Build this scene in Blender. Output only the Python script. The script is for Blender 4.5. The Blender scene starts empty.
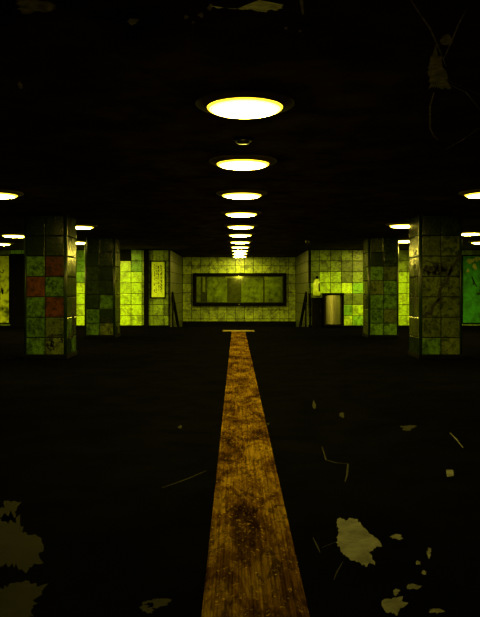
import bpy, bmesh, math, random
from mathutils import Vector
PI = math.pi
sc = bpy.context.scene
C = sc.collection
F = 686.0            # focal length in pixels
VX, VY = 238.5, 290.0
EYE = 1.2
CEIL = 2.508
S = 2.4              # lamp spacing

def at(px, py, d):
    return Vector(((px-VX)*d/F, d, EYE+(VY-py)*d/F))
def on_floor(px, py):
    d = F*EYE/(py-VY); return ((px-VX)*d/F, d)
def on_ceil(px, py):
    d = F*(CEIL-EYE)/(VY-py); return ((px-VX)*d/F, d)

# ------------------------------------------------------------- materials
def newmat(name):
    m = bpy.data.materials.new(name); m.use_nodes = True
    nt = m.node_tree; b = nt.nodes['Principled BSDF']
    return m, nt, b
def N(nt, t, **kw):
    n = nt.nodes.new(t)
    for k, v in kw.items(): setattr(n, k, v)
    return n
def ramp(nt, stops):
    r = N(nt, 'ShaderNodeValToRGB'); e = r.color_ramp.elements
    while len(e) < len(stops): e.new(0.5)
    for el, (p, c) in zip(e, stops):
        el.position = p; el.color = (c[0], c[1], c[2], 1)
    return r
def mixc(nt, mode, fac, a, b):
    m = N(nt, 'ShaderNodeMix', data_type='RGBA', blend_type=mode)
    for sock, v in ((m.inputs[0], fac), (m.inputs[6], a), (m.inputs[7], b)):
        if hasattr(v, 'links'): nt.links.new(v, sock)
        elif isinstance(v, tuple): sock.default_value = (*v, 1)
        else: sock.default_value = v
    return m.outputs[2]
def noise(nt, scale, detail=6, rough=.6, dist=0, vec=None):
    n = N(nt, 'ShaderNodeTexNoise'); n.inputs['Scale'].default_value = scale
    n.inputs['Detail'].default_value = detail; n.inputs['Roughness'].default_value = rough
    n.inputs['Distortion'].default_value = dist
    if vec is not None: nt.links.new(vec, n.inputs['Vector'])
    return n
def objco(nt): return N(nt, 'ShaderNodeTexCoord').outputs['Object']
def bump(nt, b, h, strength=.3, dist=.01):
    bp = N(nt, 'ShaderNodeBump'); bp.inputs['Strength'].default_value = strength
    bp.inputs['Distance'].default_value = dist
    nt.links.new(h, bp.inputs['Height']); nt.links.new(bp.outputs[0], b.inputs['Normal'])

def tile_mat(name, stops, dirt=(.02, .025, .004), amount=.7, rough=.24, scale=6.5, spec=.5, rvar=.35):
    """glazed tile: a different shade on every tile, blotchy dirt over it"""
    m, nt, b = newmat(name)
    co = objco(nt)
    geo = N(nt, 'ShaderNodeNewGeometry')
    rp = ramp(nt, stops); rp.color_ramp.interpolation = 'LINEAR'
    nt.links.new(geo.outputs['Random Per Island'], rp.inputs[0])
    n1 = noise(nt, scale, 8, .7, .4, co)
    r1 = ramp(nt, [(.45, (0, 0, 0)), (.60, (1, 1, 1))]); nt.links.new(n1.outputs['Fac'], r1.inputs[0])
    n2 = noise(nt, scale*4, 4, .7, 0, co)
    r2 = ramp(nt, [(.535, (0, 0, 0)), (.60, (1, 1, 1))]); nt.links.new(n2.outputs['Fac'], r2.inputs[0])
    mm = N(nt, 'ShaderNodeMath', operation='MULTIPLY'); mm.inputs[1].default_value = amount
    nt.links.new(r1.outputs[0], mm.inputs[0])
    c = mixc(nt, 'MIX', mm.outputs[0], rp.outputs[0], dirt)
    m2 = N(nt, 'ShaderNodeMath', operation='MULTIPLY'); m2.inputs[1].default_value = amount*.75
    nt.links.new(r2.outputs[0], m2.inputs[0])
    c = mixc(nt, 'MIX', m2.outputs[0], c, dirt)
    nt.links.new(c, b.inputs['Base Color'])
    mr = N(nt, 'ShaderNodeMapRange'); mr.inputs['To Min'].default_value = rough; mr.inputs['To Max'].default_value = rough+rvar
    nt.links.new(n1.outputs['Fac'], mr.inputs[0]); nt.links.new(mr.outputs[0], b.inputs['Roughness'])
    b.inputs['Specular IOR Level'].default_value = spec
    bump(nt, b, n1.outputs['Fac'], .25, .01)
    return m
def rough_mat(name, c1, c2, scale=3, rough=.9, spec=.1, bmp=.3, metallic=0, lo=.35, hi=.7):
    m, nt, b = newmat(name); co = objco(nt)
    n1 = noise(nt, scale, 8, .65, .3, co)
    r1 = ramp(nt, [(lo, c1), (hi, c2)]); nt.links.new(n1.outputs['Fac'], r1.inputs[0])
    nt.links.new(r1.outputs[0], b.inputs['Base Color'])
    b.inputs['Roughness'].default_value = rough; b.inputs['Metallic'].default_value = metallic
    b.inputs['Specular IOR Level'].default_value = spec
    if bmp: bump(nt, b, n1.outputs['Fac'], bmp, .01)
    return m

M = {}
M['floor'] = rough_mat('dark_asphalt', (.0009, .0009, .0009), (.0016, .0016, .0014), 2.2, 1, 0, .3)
M['stain'] = rough_mat('flaked_pale_paint', (.024, .024, .03), (.078, .078, .085), 9, .9, .1, .4)
M['faint'] = rough_mat('faint_dried_stain', (.0015, .0015, .0015), (.005, .005, .0045), 6, .9, .05, .3)
M['ceil'] = rough_mat('sooty_ceiling', (.03, .023, .007), (.12, .09, .022), 2.5, 1, 0, .4)
M['ceilflake'] = rough_mat('flaked_ceiling_plaster', (.25, .25, .2), (.85, .85, .75), 14, .9, .1, .4)
M['ceilfaint'] = rough_mat('faint_ceiling_flake', (.2, .2, .16), (.85, .85, .75), 14, .9, .1, .4)
M['grout'] = rough_mat('dark_grout', (.003, .004, .001), (.010, .012, .003), 8, .9, .05, .2)
M['grey_soot'] = rough_mat('sooty_plaster', (.006, .006, .003), (.02, .018, .007), 3, .9, .1, .3)
M['black'] = rough_mat('black_painted_steel', (.0010, .0010, .0006), (.0025, .0025, .0015), 6, .8, .02, .1)
M['guard'] = rough_mat('dark_green_corner_steel', (.003, .009, .003), (.008, .02, .006), 5, .35, .35, .1)
M['paint'] = rough_mat('black_spray_paint', (.002, .002, .001), (.006, .006, .003), 20, .6, .2, 0)
M['rim'] = rough_mat('tarnished_lamp_rim', (.10, .08, .025), (.22, .17, .05), 9, .55, .15, .1)
M['wall_yg'] = tile_mat('yellow_green_wall_tile', [(0, (.34, .62, .008)), (.5, (.43, .78, .012)), (1, (.54, .88, .02))], (.08, .14, .004), .7)
M['wall_olive'] = tile_mat('olive_and_shaded_wall_tile', [(0, (.07, .12, .008)), (.5, (.14, .24, .012)), (1, (.25, .42, .02))], (.012, .02, .004), .75)  # olive tiles, also used as shaded tiles on the far walls
M['wall_green'] = tile_mat('green_wall_tile', [(0, (.10, .32, .012)), (1, (.24, .62, .02))], (.02, .05, .004), .7)
M['back_y'] = tile_mat('yellowed_wall_tile', [(0, (.15, .22, .008)), (.5, (.20, .29, .012)), (1, (.26, .36, .015))], (.018, .027, .004), .8, scale=4)
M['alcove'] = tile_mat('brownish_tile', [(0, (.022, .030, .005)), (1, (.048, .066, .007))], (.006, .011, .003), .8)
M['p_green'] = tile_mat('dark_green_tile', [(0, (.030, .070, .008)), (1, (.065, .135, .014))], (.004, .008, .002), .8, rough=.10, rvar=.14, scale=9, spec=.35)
M['p_dark'] = tile_mat('dark_and_shaded_tile', [(0, (.005, .011, .003)), (1, (.013, .023, .005))], (.002, .004, .001), .75, rough=.10, rvar=.14, scale=9, spec=.35)  # dark tiles; on top pillar rows they put dim light into the colour
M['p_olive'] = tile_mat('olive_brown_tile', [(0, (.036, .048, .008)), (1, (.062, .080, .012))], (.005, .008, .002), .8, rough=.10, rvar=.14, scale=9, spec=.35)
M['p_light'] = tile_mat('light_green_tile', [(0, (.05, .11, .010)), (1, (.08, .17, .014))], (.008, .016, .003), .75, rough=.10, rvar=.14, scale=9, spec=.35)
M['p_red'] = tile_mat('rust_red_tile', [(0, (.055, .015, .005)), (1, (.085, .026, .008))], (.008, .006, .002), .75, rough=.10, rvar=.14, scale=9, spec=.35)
M['steel'] = rough_mat('worn_polished_steel', (.75, .76, .4), (.92, .92, .5), 4, .25, .5, .06, metallic=1)
M['steel_dark'] = rough_mat('dull_dark_steel', (.06, .055, .03), (.12, .11, .06), 5, .4, .4, .1, metallic=1)
M['sheet'] = rough_mat('yellowed_poster_paper', (.34, .50, .02), (.62, .84, .06), 11, .6, .3, .1)
M['ink'] = rough_mat('dark_poster_ink', (.02, .02, .004), (.08, .08, .01), 30, .8, .1, 0)
M['case_green'] = rough_mat('faded_green_sheet', (.07, .105, .010), (.38, .52, .04), 4.5, .5, .4, .2)
M['case_dark'] = rough_mat('dark_green_sheet', (.02, .03, .005), (.08, .10, .016), 6, .5, .4, .2)
M['case_pale'] = rough_mat('pale_green_strip', (.2, .26, .05), (.45, .5, .12), 8, .5, .4, .1)
M['board_green'] = rough_mat('green_painted_board', (.008, .07, .010), (.05, .40, .035), 2.6, .5, .3, .2)
M['board_yellow'] = rough_mat('stained_yellow_board', (.04, .06, .004), (.50, .66, .02), 3.2, .5, .3, .2, lo=.38, hi=.55)

def strip_mat():
    m, nt, b = newmat('worn_ribbed_paving'); co = objco(nt)
    st = N(nt, 'ShaderNodeMapping'); st.inputs['Scale'].default_value = (1, .38, 1)
    nt.links.new(co, st.inputs[0]); sv = st.outputs[0]
    n1 = noise(nt, 4.2, 9, .74, .8, sv)
    r1 = ramp(nt, [(.38, (.009, .0035, .001)), (.5, (.064, .032, .0035)), (.60, (.145, .090, .010))])
    nt.links.new(n1.outputs['Fac'], r1.inputs[0])
    mp = N(nt, 'ShaderNodeMapping'); mp.inputs['Scale'].default_value = (60, 1.2, 1)
    nt.links.new(co, mp.inputs[0])
    n2 = noise(nt, 1, 5, .7, 0, mp.outputs[0])
    r2 = ramp(nt, [(.35, (.35, .3, .3)), (.65, (1.2, 1.15, 1))]); nt.links.new(n2.outputs['Fac'], r2.inputs[0])
    c = mixc(nt, 'MULTIPLY', 1.0, r1.outputs[0], r2.outputs[0])
    n3 = noise(nt, 10, 8, .72, 1.8, sv)
    r3 = ramp(nt, [(.51, (0, 0, 0)), (.60, (.8, .8, .8))]); nt.links.new(n3.outputs['Fac'], r3.inputs[0])
    c = mixc(nt, 'MIX', r3.outputs[0], c, (.012, .006, .002))
    n4 = noise(nt, 45, 4, .6, 0, co)
    r4 = ramp(nt, [(.61, (0, 0, 0)), (.67, (.7, .7, .7))]); nt.links.new(n4.outputs['Fac'], r4.inputs[0])
    c = mixc(nt, 'MIX', r4.outputs[0], c, (.24, .15, .02))
    nt.links.new(c, b.inputs['Base Color']); b.inputs['Roughness'].default_value = .75
    b.inputs['Specular IOR Level'].default_value = .0
    bump(nt, b, n3.outputs['Fac'], .3, .004)
    return m
M['strip'] = strip_mat()
M['studs'] = rough_mat('worn_yellow_studs', (.05, .035, .006), (.13, .10, .014), 6, .8, .1, .2)
M['enamel'] = rough_mat('pale_yellow_enamel', (.38, .56, .04), (.62, .88, .08), 9, .3, .5, .05)
def glow_mat(nm='lit_lamp_glass', col=(1, .80, .085, 1), st=140):
    m, nt, b = newmat(nm)
    b.inputs['Base Color'].default_value = (.8, .7, .3, 1); b.inputs['Roughness'].default_value = .5
    b.inputs['Emission Color'].default_value = col
    b.inputs['Emission Strength'].default_value = st
    return m
M['glow'] = glow_mat()
M['glow_edge'] = glow_mat('amber_lamp_glass_edge', (1, .72, .02, 1), 2.5)
M['glow_mid'] = glow_mat('yellow_lamp_glass', (1, .80, .08, 1), 7)
def glass_mat():
    m, nt, b = newmat('green_tinted_glass')
    nt.nodes.remove(b); out = nt.nodes['Material Output']
    tr = N(nt, 'ShaderNodeBsdfTransparent'); tr.inputs[0].default_value = (.9, .93, .6, 1)
    gl = N(nt, 'ShaderNodeBsdfGlossy'); gl.inputs['Color'].default_value = (.8, .9, .6, 1); gl.inputs['Roughness'].default_value = .06
    fr = N(nt, 'ShaderNodeFresnel'); fr.inputs[0].default_value = 1.7
    mx = N(nt, 'ShaderNodeMixShader'); nt.links.new(fr.outputs[0], mx.inputs[0])
    nt.links.new(tr.outputs[0], mx.inputs[1]); nt.links.new(gl.outputs[0], mx.inputs[2])
    nt.links.new(mx.outputs[0], out.inputs[0])
    return m
M['glass'] = glass_mat()

# ------------------------------------------------------------- mesh helpers
def bm_new(): return bmesh.new()
def quad(bm, pts, mi=0):
    f = bm.faces.new([bm.verts.new(p) for p in pts]); f.material_index = mi; return f
def box(bm, x0, x1, y0, y1, z0, z1, mi=0, bev=0):
    vs = [bm.verts.new((x, y, z)) for z in (z0, z1) for y in (y0, y1) for x in (x0, x1)]
    fs = []
    for idx in ((0, 2, 3, 1), (4, 5, 7, 6), (0, 1, 5, 4), (2, 6, 7, 3), (0, 4, 6, 2), (1, 3, 7, 5)):
        f = bm.faces.new([vs[i] for i in idx]); f.material_index = mi; fs.append(f)
    if bev:
        es = list({e for f in fs for e in f.edges})
        bmesh.ops.bevel(bm, geom=es, offset=bev, segments=2, affect='EDGES', profile=.6, clamp_overlap=True)
def tube(bm, pts, r, seg=10, mi=0, caps=True):
    pts = [Vector(p) for p in pts]; rings = []
    for i, p in enumerate(pts):
        t = (pts[min(i+1, len(pts)-1)]-pts[max(i-1, 0)]).normalized()
        up = Vector((0, 0, 1)) if abs(t.z) < .95 else Vector((1, 0, 0))
        a = t.cross(up).normalized(); b = a.cross(t).normalized()
        rings.append([bm.verts.new(p+a*r*math.cos(k*2*PI/seg)+b*r*math.sin(k*2*PI/seg)) for k in range(seg)])
    for A, B in zip(rings, rings[1:]):
        for k in range(seg):
            f = bm.faces.new((A[k], A[(k+1) % seg], B[(k+1) % seg], B[k])); f.material_index = mi; f.smooth = True
    if caps:
        bm.faces.new(rings[0][::-1]).material_index = mi; bm.faces.new(rings[-1]).material_index = mi
def lathe(bm, prof, seg=48, mi=0):
    rings = []
    for r, z in prof:
        if r < 1e-5: rings.append([bm.verts.new((0, 0, z))])
        else: rings.append([bm.verts.new((r*math.cos(k*2*PI/seg), r*math.sin(k*2*PI/seg), z)) for k in range(seg)])
    for A, B in zip(rings, rings[1:]):
        for k in range(seg):
            a0, a1 = A[k % len(A)], A[(k+1) % len(A)]; b0, b1 = B[k % len(B)], B[(k+1) % len(B)]
            vs = [v for i, v in enumerate((a0, a1, b1, b0)) if v not in (a0, a1, b1, b0)[:i]]
            f = bm.faces.new(vs); f.material_index = mi; f.smooth = True
def obj(name, bm, mats, parent=None, recalc=True):
    if recalc: bmesh.ops.recalc_face_normals(bm, faces=bm.faces)
    me = bpy.data.meshes.new(name); bm.to_mesh(me); bm.free()
    for m in (mats if isinstance(mats, (list, tuple)) else [mats]): me.materials.append(m)
    o = bpy.data.objects.new(name, me); C.objects.link(o)
    if parent: o.parent = parent
    return o
def tag(o, label, cat, group=None):
    o['label'] = label; o['category'] = cat
    if group: o['group'] = group
    return o
def thing(name, label, cat, loc=(0, 0, 0), group=None):
    o = bpy.data.objects.new(name, None); C.objects.link(o); o.location = loc
    o.empty_display_size = .1
    return tag(o, label, cat, group)
def struct(name, bm, mats, label=None, cat=None, recalc=True):
    o = obj(name, bm, mats, None, recalc); o['kind'] = 'structure'
    if label: tag(o, label, cat)
    return o
def tiles(bm, org, u, v, n, w, h, tw, th, pick, gap=.018, thick=.012, u_off=0.0):
    """glazed tiles laid from org along u (w long) and down v (h long), standing proud along n"""
    org, u, v, n = (Vector(a) for a in (org, u, v, n))
    rows = int(math.ceil(h/th-1e-6)); cols = int(math.ceil((w+u_off)/tw-1e-6))
    for r in range(rows):
        for c in range(cols):
            a0, a1 = max(0, c*tw-u_off), min(w, (c+1)*tw-u_off); b0, b1 = r*th, min(h, (r+1)*th)
            if a1-a0 < .05 or b1-b0 < .04: continue
            g = gap/2; bv = .008
            o4 = [org+u*(a0+g)+v*(b0+g), org+u*(a1-g)+v*(b0+g), org+u*(a1-g)+v*(b1-g), org+u*(a0+g)+v*(b1-g)]
            g2 = g+bv
            i4 = [org+u*(a0+g2)+v*(b0+g2), org+u*(a1-g2)+v*(b0+g2), org+u*(a1-g2)+v*(b1-g2), org+u*(a0+g2)+v*(b1-g2)]
            vo = [bm.verts.new(p) for p in o4]; vm = [bm.verts.new(p+n*(thick-.003)) for p in o4]; vi = [bm.verts.new(p+n*thick) for p in i4]
            mi = pick(r, c)
            for k in range(4):
                j = (k+1) % 4
                bm.faces.new((vo[k], vo[j], vm[j], vm[k])).material_index = mi
                bm.faces.new((vm[k], vm[j], vi[j], vi[k])).material_index = mi
            bm.faces.new(vi).material_index = mi
def stroke(bm, org, u, v, n, pts, wd, mi=0, lift=.0015):
    """a flat painted line through pts (u, v) on a surface"""
    org, u, v, n = (Vector(a) for a in (org, u, v, n)); L = []
    P2 = [Vector(p) for p in pts]
    for i, p in enumerate(P2):
        t = (P2[min(i+1, len(P2)-1)]-P2[max(i-1, 0)])
        t = t.normalized() if t.length else Vector((1, 0))
        q = Vector((-t.y, t.x)); k = wd*(.5 if i in (0, len(P2)-1) else 1)/2
        L.append([bm.verts.new(org+u*(p.x+s*q.x*k)+v*(p.y+s*q.y*k)+n*lift) for s in (1, -1)])
    for a, b in zip(L, L[1:]): bm.faces.new((a[0], a[1], b[1], b[0])).material_index = mi
def smooth_path(pts, n=5):
    out = []; P2 = [Vector(p) for p in pts]
    for i in range(len(P2)-1):
        p0, p1, p2, p3 = P2[max(i-1, 0)], P2[i], P2[i+1], P2[min(i+2, len(P2)-1)]
        for k in range(n):
            t = k/n
            out.append(.5*((2*p1)+(p2-p0)*t+(2*p0-5*p1+4*p2-p3)*t*t+(3*p1-p0-3*p2+p3)*t**3))
    out.append(P2[-1]); return out

# ------------------------------------------------------------- floor and ceiling
XL, XR, YB, YF = -9.4, 9.4, -14.0, 22.25       # hall
AX0, AX1, AY = -2.22, 2.27, 27.0                # stair alcove
NOSE = 22.35
rnd = random.Random(5)
def blob(px, py, rx, ry, seed, n=34, spike=.45):
    r = random.Random(seed); out = []
    ph = [r.uniform(0, 6.28) for _ in range(4)]
    for k in range(n):
        a = 2*PI*k/n
        q = 1+.16*math.sin(2*a+ph[0])+.14*math.sin(3*a+ph[1])+.1*math.sin(5*a+ph[2])+r.uniform(-.14, .14)
        if r.random() < .14: q += spike*r.uniform(.4, 1)
        out.append((px+rx*q*math.cos(a), py+ry*q*math.sin(a)))
    return out
def splat(bm, pts, proj, z, mi):
    vs = [bm.verts.new((*proj(*p), z)) for p in pts]
    f = bm.faces.new(vs); f.material_index = mi
    bmesh.ops.triangulate(bm, faces=[f])
def line_on(bm, pts, proj, z, wd, mi):
    q = [proj(*p) for p in pts]
    stroke(bm, (0, 0, z), (1, 0, 0), (0, 1, 0), (0, 0, 1), q, wd, mi, 0)

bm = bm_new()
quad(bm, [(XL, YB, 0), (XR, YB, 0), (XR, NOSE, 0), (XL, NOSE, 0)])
zf = .0012
big = [(337,519),(341,518),(346,521),(350,518),(356,519),(361,524),(364,528),(368,532),(374,537),(382,547),(376,547),(373,551),(369,553),(375,566),(370,562),(367,567),(361,564),(356,562),(350,560),(347,557),(343,554),(340,549),(336,543),(338,536),(339,529),(336,523)]
rg = random.Random(77); bg = []
for a, b in zip(big, big[1:]+big[:1]):
    bg.append(a); L = math.hypot(b[0]-a[0], b[1]-a[1])
    for q in (.25, .5, .75):
        j = rg.uniform(-1, 1)*.16*L
        bg.append((a[0]+(b[0]-a[0])*q-(b[1]-a[1])/L*j, a[1]+(b[1]-a[1])*q+(b[0]-a[0])/L*j))
splat(bm, bg, on_floor, zf, 1)
for (x, y, rx, ry, sd) in ((397, 537, 4.5, 3, 1), (393, 606, 9, 9, 3), (413, 587, 6, 3, 4), (429, 553, 2, 4, 5), (424, 573, 2.5, 1.8, 6),
                           (418, 563, 2, 2, 7), (437, 611, 6, 2.5, 8), (396, 592, 3, 3, 10)):
    splat(bm, blob(x, y, rx, ry, sd), on_floor, zf, 1)
splat(bm, [(446, 470), (453, 470), (454, 476), (447, 477)], on_floor, zf, 1)
for (x, y, rx, ry, sd) in ((158, 603, 13, 4.5, 12), (148, 608, 5, 6, 13), (342, 415, 2, 3, 14), (314, 405, 1.5, 4, 15), (408, 428, 5, 3, 16), (180, 427, 2, 1.5, 17), (268, 424, 1, 1, 18)):
    splat(bm, blob(x, y, rx, ry, sd), on_floor, zf, 2)
splat(bm, blob(14, 545, 24, 26, 31, 60, .3), on_floor, zf, 2)
splat(bm, blob(12, 606, 26, 22, 33, 60, .3), on_floor, zf, 2)
splat(bm, blob(8, 512, 10, 10, 35, 40, .3), on_floor, zf, 2)
for pts, w, mi in (([(322, 447), (326, 460), (336, 463), (348, 464), (347, 475), (345, 482)], .012, 2), ([(450, 433), (456, 439), (463, 448)], .014, 1),
               ([(162, 488), (185, 480), (206, 471)], .012, 2), ([(313, 538), (318, 548), (320, 553)], .008, 2), ([(343, 562), (337, 572), (334, 580)], .006, 2), ([(322, 548), (336, 542)], .006, 2)):
    line_on(bm, pts, on_floor, zf+.0004, w, mi)
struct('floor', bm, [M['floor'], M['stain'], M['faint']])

bm = bm_new()
quad(bm, [(XL, YB, CEIL), (XL, YF+.3, CEIL), (XR, YF+.3, CEIL), (XR, YB, CEIL)])
quad(bm, [(AX0-.3, YF+.3, CEIL), (AX0-.3, AY+.2, CEIL), (AX1+.3, AY+.2, CEIL), (AX1+.3, YF+.3, CEIL)])
zc = CEIL-.0012
top = [(210,-3),(216,3),(224,2),(231,5),(238,4),(243,7),(250,5),(256,9),(262,11),(266,12),(268,7),(272,6),(277,9),(279,5),(283,4),(281,0),(284,-4)]
# a peeling flake, tilted so that it catches more lamplight: its near edge hangs a little below the ceiling
rg = random.Random(78); tp = []
for a, b in zip(top, top[1:]+top[:1]):
    tp.append(a); L = math.hypot(b[0]-a[0], b[1]-a[1])
    for q in (.33, .66):
        j = rg.uniform(-1, 1)*.18*L
        tp.append((a[0]+(b[0]-a[0])*q-(b[1]-a[1])/L*j, a[1]+(b[1]-a[1])*q+(b[0]-a[0])/L*j))
yfar = max(on_ceil(*p_)[1] for p_ in tp)
f = bm.faces.new([bm.verts.new((on_ceil(*p_)[0], on_ceil(*p_)[1], zc-.22*(yfar-on_ceil(*p_)[1]))) for p_ in tp]); f.material_index = 1
bmesh.ops.triangulate(bm, faces=[f])
splat(bm, [(299, -2), (303, -2), (304, 14), (302, 15), (301, 8)], on_ceil, zc, 1)
for (x, y, rx, ry, sd) in ((186, 17, 2, 2, 41), (193, 22, 1.5, 1, 42), (201, 15, 2.5, 2, 43), (210, 7, 2, 3, 40), (133, 21, 5, 3, 44), (286, 28, 1.2, 1.5, 45), (300, 31, 1.2, 1, 47)):
    splat(bm, blob(x, y, rx, ry, sd), on_ceil, zc, 1)
splat(bm, blob(437, 72, 9, 17, 52, 46, .8), on_ceil, zc, 2)
splat(bm, blob(446, 40, 6, 5, 53, 30, .8), on_ceil, zc, 2)
splat(bm, blob(35, 5, 19, 7, 54, 40, .4), on_ceil, zc, 2)
splat(bm, blob(20, 85, 2.5, 3, 56, 20, .4), on_ceil, zc, 2)
for pts, w, mi in (([(411, 0), (420, 14), (430, 28), (438, 46), (446, 66)], .009, 2), ([(466, 10), (458, 25), (452, 40), (443, 60)], .008, 2),
               ([(434, 92), (430, 106), (430, 128), (434, 136), (438, 140)], .012, 2), ([(449, 84), (466, 92), (482, 112)], .008, 2), ([(447, 80), (482, 95)], .006, 2),
               ([(444, 150), (462, 140), (479, 128)], .012, 2)):
    line_on(bm, pts, on_ceil, zc-.0004, w, mi)
struct('ceiling', bm, [M['ceil'], M['ceilflake'], M['ceilfaint']], recalc=False)

# ------------------------------------------------------------- walls
TP = .355
def pick_w(weights, seed):
    r = random.Random(seed); ids = [i for i, w in enumerate(weights) for _ in range(w)]
    return lambda a, b: r.choice(ids)
Z0, ZT = .045, CEIL-.008
DOWN = (0, 0, -1)
# far wall to the left of the stairs
bm = bm_new(); box(bm, XL-.2, AX0, YF, YF+.2, -.02, CEIL, 3)
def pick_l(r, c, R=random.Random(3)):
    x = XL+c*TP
    if x > -3.1: return 1  # shade beside the stairs put into the tile colour
    if r == 0: return 3 if c == 16 else R.choice((1, 2))  # top row darker: dim light under the ceiling put into the tiles
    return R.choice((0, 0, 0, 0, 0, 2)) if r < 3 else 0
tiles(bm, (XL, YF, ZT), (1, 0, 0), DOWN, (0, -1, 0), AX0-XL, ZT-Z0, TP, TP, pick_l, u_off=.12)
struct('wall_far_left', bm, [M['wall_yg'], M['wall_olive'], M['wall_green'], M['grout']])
# far wall to the right
bm = bm_new(); box(bm, AX1, XR+.2, YF, YF+.2, -.02, CEIL, 3)
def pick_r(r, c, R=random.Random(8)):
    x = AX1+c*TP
    if r <= 1: return 1  # top rows painted darker for the weak light under the ceiling
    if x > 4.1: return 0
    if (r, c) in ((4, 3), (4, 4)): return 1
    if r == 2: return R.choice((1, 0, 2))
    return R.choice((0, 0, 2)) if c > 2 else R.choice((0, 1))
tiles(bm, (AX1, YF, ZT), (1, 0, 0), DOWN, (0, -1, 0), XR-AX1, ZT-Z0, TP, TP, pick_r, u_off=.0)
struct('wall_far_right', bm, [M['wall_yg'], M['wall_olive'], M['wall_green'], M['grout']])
# stair alcove
bm = bm_new(); box(bm, AX0-.2, AX0, YF+.2, AY+.2, -2.6, CEIL, 1); box(bm, AX0-.2, AX0, YF, YF+.2, -2.6, -.02, 1)
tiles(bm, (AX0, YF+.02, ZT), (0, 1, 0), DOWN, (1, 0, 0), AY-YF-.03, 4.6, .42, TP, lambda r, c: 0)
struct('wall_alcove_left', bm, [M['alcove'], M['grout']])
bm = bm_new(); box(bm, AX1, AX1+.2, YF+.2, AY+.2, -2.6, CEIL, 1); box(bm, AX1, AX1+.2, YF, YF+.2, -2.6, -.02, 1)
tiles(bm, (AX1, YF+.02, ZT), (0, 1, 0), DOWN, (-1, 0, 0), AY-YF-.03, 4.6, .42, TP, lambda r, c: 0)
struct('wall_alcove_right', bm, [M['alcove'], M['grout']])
bm = bm_new(); box(bm, AX0, AX1, AY, AY+.2, -2.6, CEIL, 1)
tiles(bm, (AX0+.02, AY, ZT), (1, 0, 0), DOWN, (0, -1, 0), AX1-AX0-.04, ZT+.04, TP*.98, TP*.98, lambda r, c: 0)
struct('wall_alcove_back', bm, [M['back_y'], M['grout']])
bm = bm_new(); box(bm, AX0+.015, AX1-.015, AY-.05, AY-.002, -.30, -.055, 0, .008)
struct('trim_1', bm, M['black'])
# side and rear walls of the hall
for nm, x0, x1, xo, nx in (('wall_left', XL-.2, XL, XL, 1), ('wall_right', XR, XR+.2, XR, -1)):
    bm = bm_new(); box(bm, x0, x1, YB, YF, -.02, CEIL, 1)
    tiles(bm, (xo, YB, ZT), (0, 1, 0), DOWN, (nx, 0, 0), YF-YB-.02, ZT-Z0, TP, TP, lambda r, c: 0)
    struct(nm, bm, [M['wall_olive'], M['grout']])
bm = bm_new(); box(bm, XL-.2, XR+.2, YB-.2, YB, -.02, CEIL, 1)
tiles(bm, (XL, YB, ZT), (1, 0, 0), DOWN, (0, 1, 0), XR-XL, ZT-Z0, TP, TP, lambda r, c: 0)
struct('wall_rear', bm, [M['p_olive'], M['grout']])
# skirtings
for nm, x0, x1 in (('baseboard_far_left', XL, AX0-.005), ('baseboard_far_right', AX1+.005, XR)):
    bm = bm_new(); box(bm, x0, x1, YF-.025, YF-.001, 0.001, .04, 0, .006); struct(nm, bm, M['black'])
# dark posts on the far wall
def post(nm, x0, x1, dep=.14, x=None):
    bm = bm_new(); box(bm, x0, x1, YF-dep, YF-.03, .001, (x or CEIL-.004), 0, .012); box(bm, x0-.02, x1+.02, YF-dep-.015, YF-.03, .001, .06, 0, .005)
    struct(nm, bm, M['black'])
post('trim_2', -3.055, -2.90)
post('trim_3', -7.37, -6.87, .12, 2.37)
post('trim_4', AX1+.01, AX1+.075, .06)
post('trim_5', AX0-.05, AX0-.01, .05)

# ------------------------------------------------------------- steps
bm = bm_new()
nst = 15; run, rise = .30, .165
for k in range(nst):
    y0 = NOSE+k*run
    zt = -rise*(k+1)
    box(bm, AX0+.016, AX1-.016, y0, min(y0+run+.001, AY-.06), zt-.165, zt)
box(bm, AX0+.016, AX1-.016, NOSE-.10, NOSE-.001, -2.6, -.004)
tag(obj('stair_flight', bm, M['floor']), 'dark flight of steps going down into the alcove under the glass case', 'stairs')

# ------------------------------------------------------------- tactile strip
bm = bm_new()
L0, L1, W = -8.0, 19.75, .40
nr = 15; p = W/nr
y = L0
rr = random.Random(2)
slab = .40
while y < L1-.01:
    y1 = min(y+slab, L1); z = .002+rr.uniform(-.0006, .0006)
    g = .002
    prof = [(-W/2+.002, -.012), (-W/2+.002, z)]
    for k in range(nr):
        x = -W/2+k*p
        prof += [(x+p*.2, z), (x+p*.32, z+.0045), (x+p*.68, z+.0045), (x+p*.8, z)]
    prof += [(W/2-.002, z), (W/2-.002, -.012)]
    A = [bm.verts.new((a, y+g/2, b)) for a, b in prof]; B = [bm.verts.new((a, y1-g/2, b)) for a, b in prof]
    for k in range(len(prof)-1): bm.faces.new((A[k], A[k+1], B[k+1], B[k]))
    bm.faces.new(A[::-1]); bm.faces.new(B)
    y = y1
o = obj('tactile_strip', bm, M['strip'])
o.location = (.072, 0, .003); o.rotation_euler = (0, 0, math.atan2(.066, 17.5))
tag(o, 'long ribbed yellow brown guide strip running down the dark floor to the stairs', 'guide strip')
# cross field in front of the stairs
bm = bm_new(); cx = .0
x = -.465
while x < .46:
    for q in (0, 1):
        box(bm, x+.003, x+.307, 19.80+q*.31+.003, 19.80+(q+1)*.31-.003, 0.0005, .006, 0, .002)
        for i in range(6):
            for j in range(6):
                xx, yy = x+.03+i*.049, 19.80+q*.31+.03+j*.049
                box(bm, xx-.012, xx+.012, yy-.012, yy+.012, .005, .0115, 0)
    x += .31
tag(obj('tactile_paving', bm, M['studs']), 'pale studded paving field lying across the far end of the guide strip', 'paving')

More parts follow.
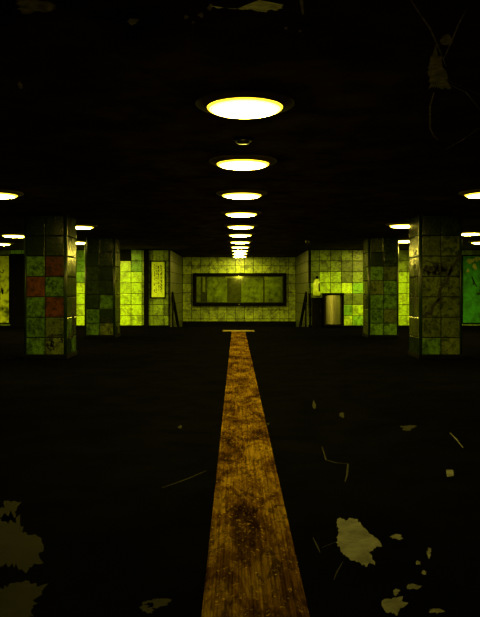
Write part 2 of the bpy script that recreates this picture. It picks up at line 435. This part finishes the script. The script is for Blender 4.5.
# ------------------------------------------------------------- tiled pillars
def pillar(label, x0, x1, y0, pickf, guard_m, strokes_front=(), strokes_side=(), side=1):
    w = x1-x0; y1 = y0+w; cx, cy = (x0+x1)/2, (y0+y1)/2
    t = thing('pillar', label, 'pillar', (cx, cy, 0), 'tiled pillars of the hall')
    h = w/2; ch = .045
    bm = bm_new(); e = h-.012
    box(bm, -e, e, -e, e, .005, CEIL-.003, 0)
    tw = (w-2*ch)/2
    for (org, u, n, fi) in (((-h+ch, -e, ZT), (1, 0, 0), (0, -1, 0), 0), ((e, -h+ch, ZT), (0, 1, 0), (1, 0, 0), 1),
                            ((h-ch, e, ZT), (-1, 0, 0), (0, 1, 0), 2), ((-e, h-ch, ZT), (0, -1, 0), (-1, 0, 0), 3)):
        tiles(bm, org, u, DOWN, n, w-2*ch, ZT-.07, tw, TP, lambda r, c, fi=fi: pickf(r, c, fi)+1)
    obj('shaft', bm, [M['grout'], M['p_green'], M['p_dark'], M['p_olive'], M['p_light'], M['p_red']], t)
    for sx in (1, -1):
        for sy in (1, -1):
            bm = bm_new(); pts = []
            for k in range(7):
                a = k*PI/12
                pts.append((sx*(h-ch+.002+(ch-.002)*math.sin(a)), sy*(h-ch+.002+(ch-.002)*math.cos(a))))
            ins = [(sx*(h-ch), sy*(h-ch))]
            loop = pts+ins
            A = [bm.verts.new((a, b, .06)) for a, b in loop]; B = [bm.verts.new((a, b, CEIL-.002)) for a, b in loop]
            for k in range(len(loop)):
                j = (k+1) % len(loop); f = bm.faces.new((A[k], A[j], B[j], B[k])); f.smooth = k < 6
            bm.faces.new(A); bm.faces.new(B)
            obj('corner_guard', bm, guard_m, t)
    bm = bm_new(); box(bm, -h-.012, h+.012, -h-.012, h+.012, .001, .07, 0, .01)
    obj('plinth', bm, M['black'], t)
    if strokes_front or strokes_side:
        bm = bm_new()
        for pts, wd in strokes_front: stroke(bm, (-h, -h, 0), (1, 0, 0), (0, 0, 1), (0, -1, 0), smooth_path(pts), wd)
        for pts, wd in strokes_side:
            stroke(bm, (side*h, -h, 0), (0, 1, 0), (0, 0, 1), (side, 0, 0), smooth_path(pts), wd)
        obj('graffiti', bm, M['paint'], t, False)
    return t
def scrib(seed, x0, x1, z0, z1, n, wd):
    r = random.Random(seed); out = []
    for _ in range(n):
        cx, cz = r.uniform(x0, x1), r.uniform(z0, z1)
        out.append(([(min(x1, max(x0, cx+r.uniform(-.08, .08))), min(z1, max(z0, cz+r.uniform(-.13, .13)))) for _ in range(r.randint(4, 7))], wd*r.uniform(.7, 1.2)))
    return out
# 0 green, 1 dark (also paints the dim top rows), 2 olive, 3 light green, 4 red
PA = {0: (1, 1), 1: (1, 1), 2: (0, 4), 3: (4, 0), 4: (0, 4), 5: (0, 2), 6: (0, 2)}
RA = random.Random(4)
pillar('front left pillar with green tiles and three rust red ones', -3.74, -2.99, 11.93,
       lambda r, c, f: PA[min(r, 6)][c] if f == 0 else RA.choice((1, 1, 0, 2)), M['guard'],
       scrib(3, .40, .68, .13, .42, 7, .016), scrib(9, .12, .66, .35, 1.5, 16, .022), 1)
RB = random.Random(6)
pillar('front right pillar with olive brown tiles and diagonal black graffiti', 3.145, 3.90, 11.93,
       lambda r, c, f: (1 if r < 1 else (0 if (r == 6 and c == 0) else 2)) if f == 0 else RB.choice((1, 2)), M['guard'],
       [([(.06, .72), (.14, .80), (.20, .78), (.24, .92), (.33, 1.02), (.36, 1.2), (.48, 1.36), (.56, 1.55), (.66, 1.72), (.73, 1.80)], .05),
        ([(.07, 1.48), (.12, 1.62), (.16, 1.46), (.2, 1.6), (.26, 1.45), (.3, 1.62), (.36, 1.48), (.42, 1.58), (.5, 1.46), (.56, 1.62)], .042),
        ([(.06, 1.56), (.22, 1.5), (.4, 1.56), (.6, 1.53)], .022), ([(.28, 1.0), (.38, 1.05), (.33, .95)], .025), ([(.1, 1.72), (.3, 1.66), (.5, 1.7)], .018)] + scrib(33, .08, .62, 1.42, 1.66, 6, .016),
       scrib(21, .1, .66, .5, 1.9, 12, .024), -1)
RC = random.Random(14)
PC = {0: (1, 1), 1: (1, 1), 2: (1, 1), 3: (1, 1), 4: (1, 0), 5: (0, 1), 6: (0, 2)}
pillar('rear left pillar with mostly dark green tiles', -3.84, -3.075, 17.08,
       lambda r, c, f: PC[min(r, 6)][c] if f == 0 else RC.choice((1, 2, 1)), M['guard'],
       scrib(40, .42, .68, .13, .5, 6, .014), (), 1)
RD = random.Random(15)
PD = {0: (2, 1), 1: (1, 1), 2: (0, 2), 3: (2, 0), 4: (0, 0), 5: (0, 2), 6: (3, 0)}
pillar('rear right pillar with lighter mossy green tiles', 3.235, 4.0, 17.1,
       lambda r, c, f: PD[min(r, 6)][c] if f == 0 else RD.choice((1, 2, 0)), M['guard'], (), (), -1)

# ------------------------------------------------------------- round ceiling lamps
def make_lamp():
    t = thing('ceiling_lamp', '', 'ceiling lamp')
    bm = bm_new()
    lathe(bm, [(0, -.001), (.343, -.001), (.345, -.010), (.336, -.016), (.30, -.022), (.272, -.034), (.268, -.036), (.262, -.030), (0, -.028)], 56)
    obj('rim', bm, M['rim'], t)
    bm = bm_new(); R0 = .262; prof = [(R0, -.034)]
    for k in range(1, 21):
        a = k/20*PI/2; prof.append((R0*math.cos(a) if k < 20 else 0, -.034-.036*math.sin(a)))
    prof += []
    lathe(bm, prof, 48)
    for f in bm.faces:
        if max((v.co.x**2+v.co.y**2)**.5 for v in f.verts) > .252: f.material_index = 1
        elif max((v.co.x**2+v.co.y**2)**.5 for v in f.verts) > .232: f.material_index = 2
    obj('diffuser', bm, [M['glow'], M['glow_edge'], M['glow_mid']], t)
    return t
proto = make_lamp(); used = [0]
def lamp(x, y, label, group):
    if not used[0]:
        r = proto; used[0] = 1
    else:
        r = proto.copy(); C.objects.link(r)
        for ch in list(proto.children):
            c = ch.copy(); c.parent = r; C.objects.link(c)
    r.location = (x, y, CEIL); r['label'] = label; r['group'] = group
    return r
ords = ['largest and nearest lit round ceiling lamp in the central row', 'second lit round ceiling lamp of the central row',
        'third lit round ceiling lamp of the central row', 'fourth lit round ceiling lamp of the central row',
        'fifth lit round ceiling lamp of the central row', 'sixth lit round ceiling lamp of the central row',
        'seventh lit round ceiling lamp of the central row', 'eighth lit round ceiling lamp of the central row, short of the stairs',
        'ninth lit round ceiling lamp of the central row, over the top step',
        'tenth lit round ceiling lamp, over the stairs, last but one',
        'eleventh and farthest lit round lamp, just before the tiled back wall']
ys = [4.8, 6.95, 9.25, 11.55, 13.85, 15.95, 18.3, 20.4, 22.3, 24.2, 26.1]
for y, l in zip(ys, ords): lamp(.045, y, l, 'central row of ceiling lamps')
for k in range(2, 6):
    lamp(.045, (1-k)*S, 'lit round ceiling lamp of the central row behind the viewpoint', 'lamps behind the viewpoint')
g = 'side ceiling lamps'
k_ = S/F
lamp(-3.245, 9.216, 'round lamp at the left picture edge before the front left pillar', g)
lamp(3.302, 9.170, 'round lamp at the right picture edge before the front right pillar', g)
lamp(-3.206, 13.893, 'round lamp showing just right of the front left pillar, upper of two', g)
lamp(3.264, 13.594, 'round lamp showing just left of the front right pillar, upper of two', g)
lamp(-4.339, 18.432, 'small round lamp seen in the gap between the two left pillars', g)
lamp(4.320, 17.856, 'small round lamp seen in the gap between the two right pillars', g)
lamp(-5.280, 16.128, 'round lamp just left of the front left pillar, nearer of two there', g)
lamp(5.222, 15.552, 'round lamp just right of the front right pillar, nearer of two there', g)
lamp(-6.586, 19.008, 'far round lamp at the left edge over the stained yellow board', g)
lamp(6.528, 18.432, 'far round lamp at the right edge over the green board', g)
lamp(-4.05, 8.65*S, 'added unseen round lamp behind the rear left pillar, lighting the far wall', g)  # this lamp and the next are added out of sight to brighten the far wall
lamp(4.28, 8.65*S, 'added unseen round lamp behind the rear right pillar, lighting the far wall', g)

# ceiling cap and dome
t = thing('smoke_detector', 'small dark round cap on the ceiling beyond the nearest lamp', 'smoke detector', (.04, 5.92, CEIL))
bm = bm_new(); lathe(bm, [(0, -.001), (.085, -.001), (.085, -.015), (.075, -.022), (0, -.022)], 32); obj('base', bm, M['black'], t)
bm = bm_new(); lathe(bm, [(.062, -.022), (.06, -.035), (.045, -.046), (0, -.048)], 32); obj('cap', bm, M['steel_dark'], t)
t = thing('dome_camera', 'small dark dome hanging from the ceiling right of the central row', 'camera', (1.80, 17.9, CEIL))
bm = bm_new(); lathe(bm, [(0, -.001), (.07, -.001), (.07, -.03), (0, -.03)], 28); obj('mount', bm, M['black'], t)
bm = bm_new(); lathe(bm, [(.06, -.03), (.058, -.07), (.04, -.1), (0, -.115)], 28); obj('dome', bm, M['steel_dark'], t)

# ------------------------------------------------------------- glass display case in the alcove
cx0, cx1, cz0, cz1 = -1.79, 1.87, .575, 1.865
t = thing('display_case', 'wide black framed glass case on the tiled wall beyond the stairs', 'display case', ((cx0+cx1)/2, AY-.013, cz0))
hw, hh = (cx1-cx0)/2, cz1-cz0; fw = .12
bm = bm_new(); box(bm, -hw+.02, hw-.02, -.03, -.003, .02, hh-.02); obj('back_panel', bm, M['case_dark'], t)
bm = bm_new()
for a in ((-hw, hw, 0, fw), (-hw, hw, hh-fw, hh)): box(bm, a[0], a[1], -.14, -.002, a[2], a[3], 0, .01)
for a in ((-hw, -hw+fw), (hw-fw, hw)): box(bm, a[0], a[1], -.14, -.002, fw-.01, hh-fw+.01, 0, .01)
obj('frame', bm, M['black'], t)
def sheet(x0, x1, z0, z1, m, lab=None):
    bm = bm_new(); box(bm, x0, x1, -.042, -.031, z0, z1, 0, .002); o = obj('sheet', bm, M[m], t)
    if lab: o['label'] = lab
sheet(-hw+.15, -hw+.30, .16, hh-.15, 'case_green')
sheet(-hw+.38, -hw+.48, .55, hh-.15, 'case_pale', 'narrow pale strip painted for a reflection')  # bright reflection in the glass, painted as a pale strip
sheet(-hw+.56, -hw+1.34, .15, hh-.16, 'case_green')
sheet(-hw+1.44, -hw+1.85, .15, hh-.26, 'case_dark', 'dark central panel painted for a reflection')  # dark doorway reflection, painted as a panel
sheet(-hw+1.90, -hw+2.75, .15, hh-.18, 'case_green')
sheet(-hw+2.82, hw-.15, .15, hh-.16, 'case_green')
bm = bm_new(); box(bm, -.55, .16, -.05, -.031, hh-.2, hh-.14, 0, .004); o = obj('painted_reflection', bm, M['case_pale'], t)  # pale bar painted in for the reflected lamp row
bm = bm_new(); box(bm, .98, 1.12, -.05, -.031, hh-.26, hh-.14, 0, .004); o = obj('painted_glint', bm, M['case_pale'], t)  # pale spot painted in for a reflected lamp
bm = bm_new(); box(bm, -hw+fw-.01, hw-fw+.01, -.105, -.097, fw-.01, hh-fw+.01); obj('glass', bm, M['glass'], t)
bm = bm_new(); lathe(bm, [(0, 0), (.035, 0), (.035, .02), (.02, .05), (0, .05)], 16); bmesh.ops.rotate(bm, verts=bm.verts, cent=(0, 0, 0), matrix=__import__('mathutils').Matrix.Rotation(PI/2, 3, 'X'))
o = obj('lock', bm, M['steel_dark'], t); o.location = (-.02, -.14, .05)

# ------------------------------------------------------------- poster left of the stairs
px0, px1, pz0, pz1 = -2.855, -2.36, .935, 2.15
t = thing('poster_frame', 'narrow black framed yellow poster on the wall left of the stairs', 'poster', ((px0+px1)/2, YF-.013, pz0))
hw, hh = (px1-px0)/2, pz1-pz0; fw = .035
bm = bm_new()
for a in ((-hw, hw, 0, fw), (-hw, hw, hh-fw, hh)): box(bm, a[0], a[1], -.045, -.002, a[2], a[3], 0, .004)
for a in ((-hw, -hw+fw), (hw-fw, hw)): box(bm, a[0], a[1], -.045, -.002, fw-.004, hh-fw+.004, 0, .004)
obj('frame', bm, M['black'], t)
bm = bm_new(); box(bm, -hw+.02, hw-.02, -.022, -.003, .02, hh-.02); r = random.Random(12)
for col, cxx in enumerate((-.115, -.06, 0.0, .03, .09, .12)):
    z = .16+r.uniform(0, .1)
    while z < hh-.12:
        l = r.uniform(.03, .11); w = r.uniform(.012, .03)
        if r.random() < .7: box(bm, cxx-w/2, cxx+w/2, -.0245, -.0222, z, min(z+l, hh-.08), 1)
        z += l+r.uniform(.012, .05)
obj('sheet', bm, [M['sheet'], M['ink']], t)

# ------------------------------------------------------------- boards at both ends of the far wall
def board(label, x0, x1, mat, seed, dark):
    t = thing('advertising_board', label, 'board', ((x0+x1)/2, YF-.014, .12)); hw = (x1-x0)/2; hh = 2.2
    bm = bm_new(); box(bm, -hw, hw, -.035, -.002, 0, hh, 0, .005); obj('panel', bm, M[mat], t)
    bm = bm_new()
    for a in ((-hw-.03, hw+.03, -.02, .02), (-hw-.03, hw+.03, hh-.02, hh+.02)): box(bm, a[0], a[1], -.05, -.002, a[2], a[3], 0, .004)
    for a in ((-hw-.03, -hw+.01), (hw-.01, hw+.03)): box(bm, a[0], a[1], -.05, -.002, .02, hh-.02, 0, .004)
    obj('frame', bm, M['black'], t)
    bm = bm_new(); r = random.Random(seed)
    for k in range(dark):
        x, z = r.uniform(-hw+.2, hw-.2), r.uniform(.2, hh-.2)
        pts = [(x+r.uniform(-.15, .15), z+r.uniform(-.18, .18)) for _ in range(5)]
        stroke(bm, (0, -.036, 0), (1, 0, 0), (0, 0, 1), (0, -1, 0), smooth_path(pts), r.uniform(.02, .05))
    obj('graffiti', bm, M['paint'], t, False)
    return t
board('stained yellow board with black scrawls at the left end of the far wall', -9.2, -7.42, 'board_yellow', 5, 22)
gb = board('green painted board with dark scrawls at the right end of the far wall', 7.25, 9.2, 'board_green', 6, 9)

for k, (bx, bz, rx, rz) in enumerate(((-.72, 2.02, .10, .09), (-.50, 2.08, .09, .07), (-.58, 1.84, .06, .10), (-.80, 1.70, .05, .05))):  # pale yellow patches on the upper part of the board
    bm = bm_new(); pts = blob(bx, bz, rx, rz, 90+k, 26, .3)
    A = [bm.verts.new((a, -.0352, b)) for a, b in pts]; B = [bm.verts.new((a, -.0375, b)) for a, b in pts]
    bm.faces.new(A); bm.faces.new(B[::-1])
    for i in range(len(pts)): bm.faces.new((A[i-1], A[i], B[i], B[i-1]))
    o = obj('pale_patch', bm, M['case_pale'], gb); o['label'] = 'pale yellow patch'

# ------------------------------------------------------------- handrails on the stairs
def handrail(label, x, sg):
    t = thing('handrail', label, 'handrail', (x, 22.0, 0), 'stair handrails')
    a, b = Vector((0, .02, 1.10)), Vector((0, 3.9, -1.0))
    dv = Vector((0, 0, -.20))
    bm = bm_new()
    tube(bm, [a+Vector((0, -.16, -.28)), a+Vector((0, -.17, -.06)), a+Vector((0, -.10, .02)), a, b], .034); obj('top_rail', bm, M['black'], t)
    bm = bm_new(); tube(bm, [a+Vector((0, -.16, -.28)), a+Vector((0, .02, -.27)), b+Vector((0, 0, -.22))], .024); obj('lower_rail', bm, M['black'], t)
    for f in (.0, .5):
        p = a.lerp(b, f)
        yy = 22.0+p.y; step = 0 if yy < NOSE else -rise*(int((yy-NOSE)/run)+1)
        bm = bm_new(); tube(bm, [(0, p.y, p.z), (0, p.y, step+.001)], .026)
        lathe_z = step
        obj('post', bm, M['black'], t)
        bm = bm_new(); box(bm, -.05, .05, p.y-.05, p.y+.05, step+.001, step+.012, 0, .003); obj('foot_plate', bm, M['black'], t)
handrail('black double handrail leaning down along the left side of the stairs', AX0+.11, 1)
handrail('black double handrail leaning down along the right side of the stairs', AX1-.11, -1)

# ------------------------------------------------------------- bin, cabinet and wall fixture right of the stairs
bx0, bx1 = 2.705, 3.345; byf, byb = 21.72, 22.19
t = thing('litter_bin', 'tall steel litter bin with black edges against the far right wall', 'bin', ((bx0+bx1)/2, (byf+byb)/2, 0))
w = (bx1-bx0)/2; d = (byb-byf)/2
bm = bm_new()
prof = []
n = 18
for k in range(n+1):
    a = -1+2*k/n
    prof.append((a*(w-.022), -d+.16-.145*math.cos(a*1.3)))
A = [bm.verts.new((x, y, .11)) for x, y in prof]; B = [bm.verts.new((x, y, 1.04)) for x, y in prof]
for k in range(n):
    f = bm.faces.new((A[k], A[k+1], B[k+1], B[k])); f.smooth = True
obj('front_panel', bm, M['steel'], t, False)
bm = bm_new(); box(bm, -w+.02, w-.02, -d+.18, d, .06, 1.06, 0, .01); obj('body', bm, M['steel_dark'], t)
bm = bm_new()
for s in (-1, 1): box(bm, s*w-(.022 if s > 0 else 0), s*w+(.022 if s < 0 else 0), -d, d, .05, 1.10, 0, .006)
box(bm, -w+.03, w-.03, -d+.01, -d+.09, .05, .115, 0, .006)
obj('frame', bm, M['black'], t)
bm = bm_new(); box(bm, -w-.01, w+.01, -d-.015, d, 1.04, 1.105, 0, .012); obj('lid', bm, M['black'], t)
for sx in (-1, 1):
    for sy in (-1, 1):
        bm = bm_new(); box(bm, sx*(w-.05)-.03, sx*(w-.05)+.03, sy*(d-.06)-.03, sy*(d-.06)+.03, .001, .06, 0, .004); obj('foot', bm, M['black'], t)
kx0, kx1 = 2.36, 2.675
t = thing('cabinet', 'low black cabinet between the stair corner and the steel bin', 'cabinet', ((kx0+kx1)/2, 22.02, 0))
w = (kx1-kx0)/2
bm = bm_new(); box(bm, -w, w, -.17, .17, .05, .93, 0, .01); obj('body', bm, M['black'], t)
bm = bm_new(); box(bm, -w+.03, w-.03, -.182, -.168, .12, .86, 0, .006); dr = obj('door', bm, M['black'], t)
bm = bm_new(); tube(bm, [(.09, -.195, .45), (.09, -.195, .6)], .008); obj('handle', bm, M['steel_dark'], dr)
bm = bm_new(); box(bm, -w-.012, w+.012, -.19, .17, .93, .955, 0, .006); obj('top', bm, M['black'], t)
bm = bm_new(); box(bm, -w+.02, w-.02, -.15, .16, .001, .05); obj('plinth', bm, M['black'], t)
t = thing('wall_dispenser', 'shiny pale yellow dispenser on the wall over the black cabinet', 'dispenser', (2.535, YF-.013, 1.0))
bm = bm_new()
rings = []
for z, rx, ry in ((0, .09, .07), (.03, .125, .11), (.2, .13, .14), (.38, .12, .13), (.5, .09, .10), (.56, .05, .07)):
    rings.append([bm.verts.new((rx*math.cos(PI+k*PI/14), -.002+ry*math.sin(PI+k*PI/14), z)) for k in range(15)])
for A, B in zip(rings, rings[1:]):
    for k in range(14): bm.faces.new((A[k], A[k+1], B[k+1], B[k])).smooth = True
    bm.faces.new((A[14], A[0], B[0], B[14]))
bm.faces.new(rings[0]); bm.faces.new(rings[-1])
obj('housing', bm, M['enamel'], t)
bm = bm_new(); box(bm, -.035, .05, -.09, -.002, .56, .65, 0, .02); obj('cap', bm, M['black'], t)
bm = bm_new(); box(bm, .045, .09, -.14, -.09, .16, .42, 0, .015); obj('lever', bm, M['black'], t)

# ------------------------------------------------------------- world, camera, colour
w = bpy.data.worlds.new('dark'); sc.world = w; w.use_nodes = True
w.node_tree.nodes['Background'].inputs[0].default_value = (0, 0, 0, 1)
cam = bpy.data.cameras.new('camera'); co = bpy.data.objects.new('camera', cam); C.objects.link(co)
co.location = (0, 0, EYE); co.rotation_euler = (PI/2, 0, 0)
cam.sensor_fit = 'HORIZONTAL'; cam.sensor_width = 36; cam.lens = F/480*36
cam.shift_x = (240-VX)/480; cam.shift_y = -(308.5-VY)/480
cam.clip_start = .05; cam.clip_end = 200
sc.camera = co
vs = sc.view_settings
vs.view_transform = 'Standard'; vs.look = 'None'; vs.gamma = 1; vs.use_curve_mapping = False; vs.exposure = .42
sc.cycles.use_denoising = True
sc.cycles.max_bounces = 8
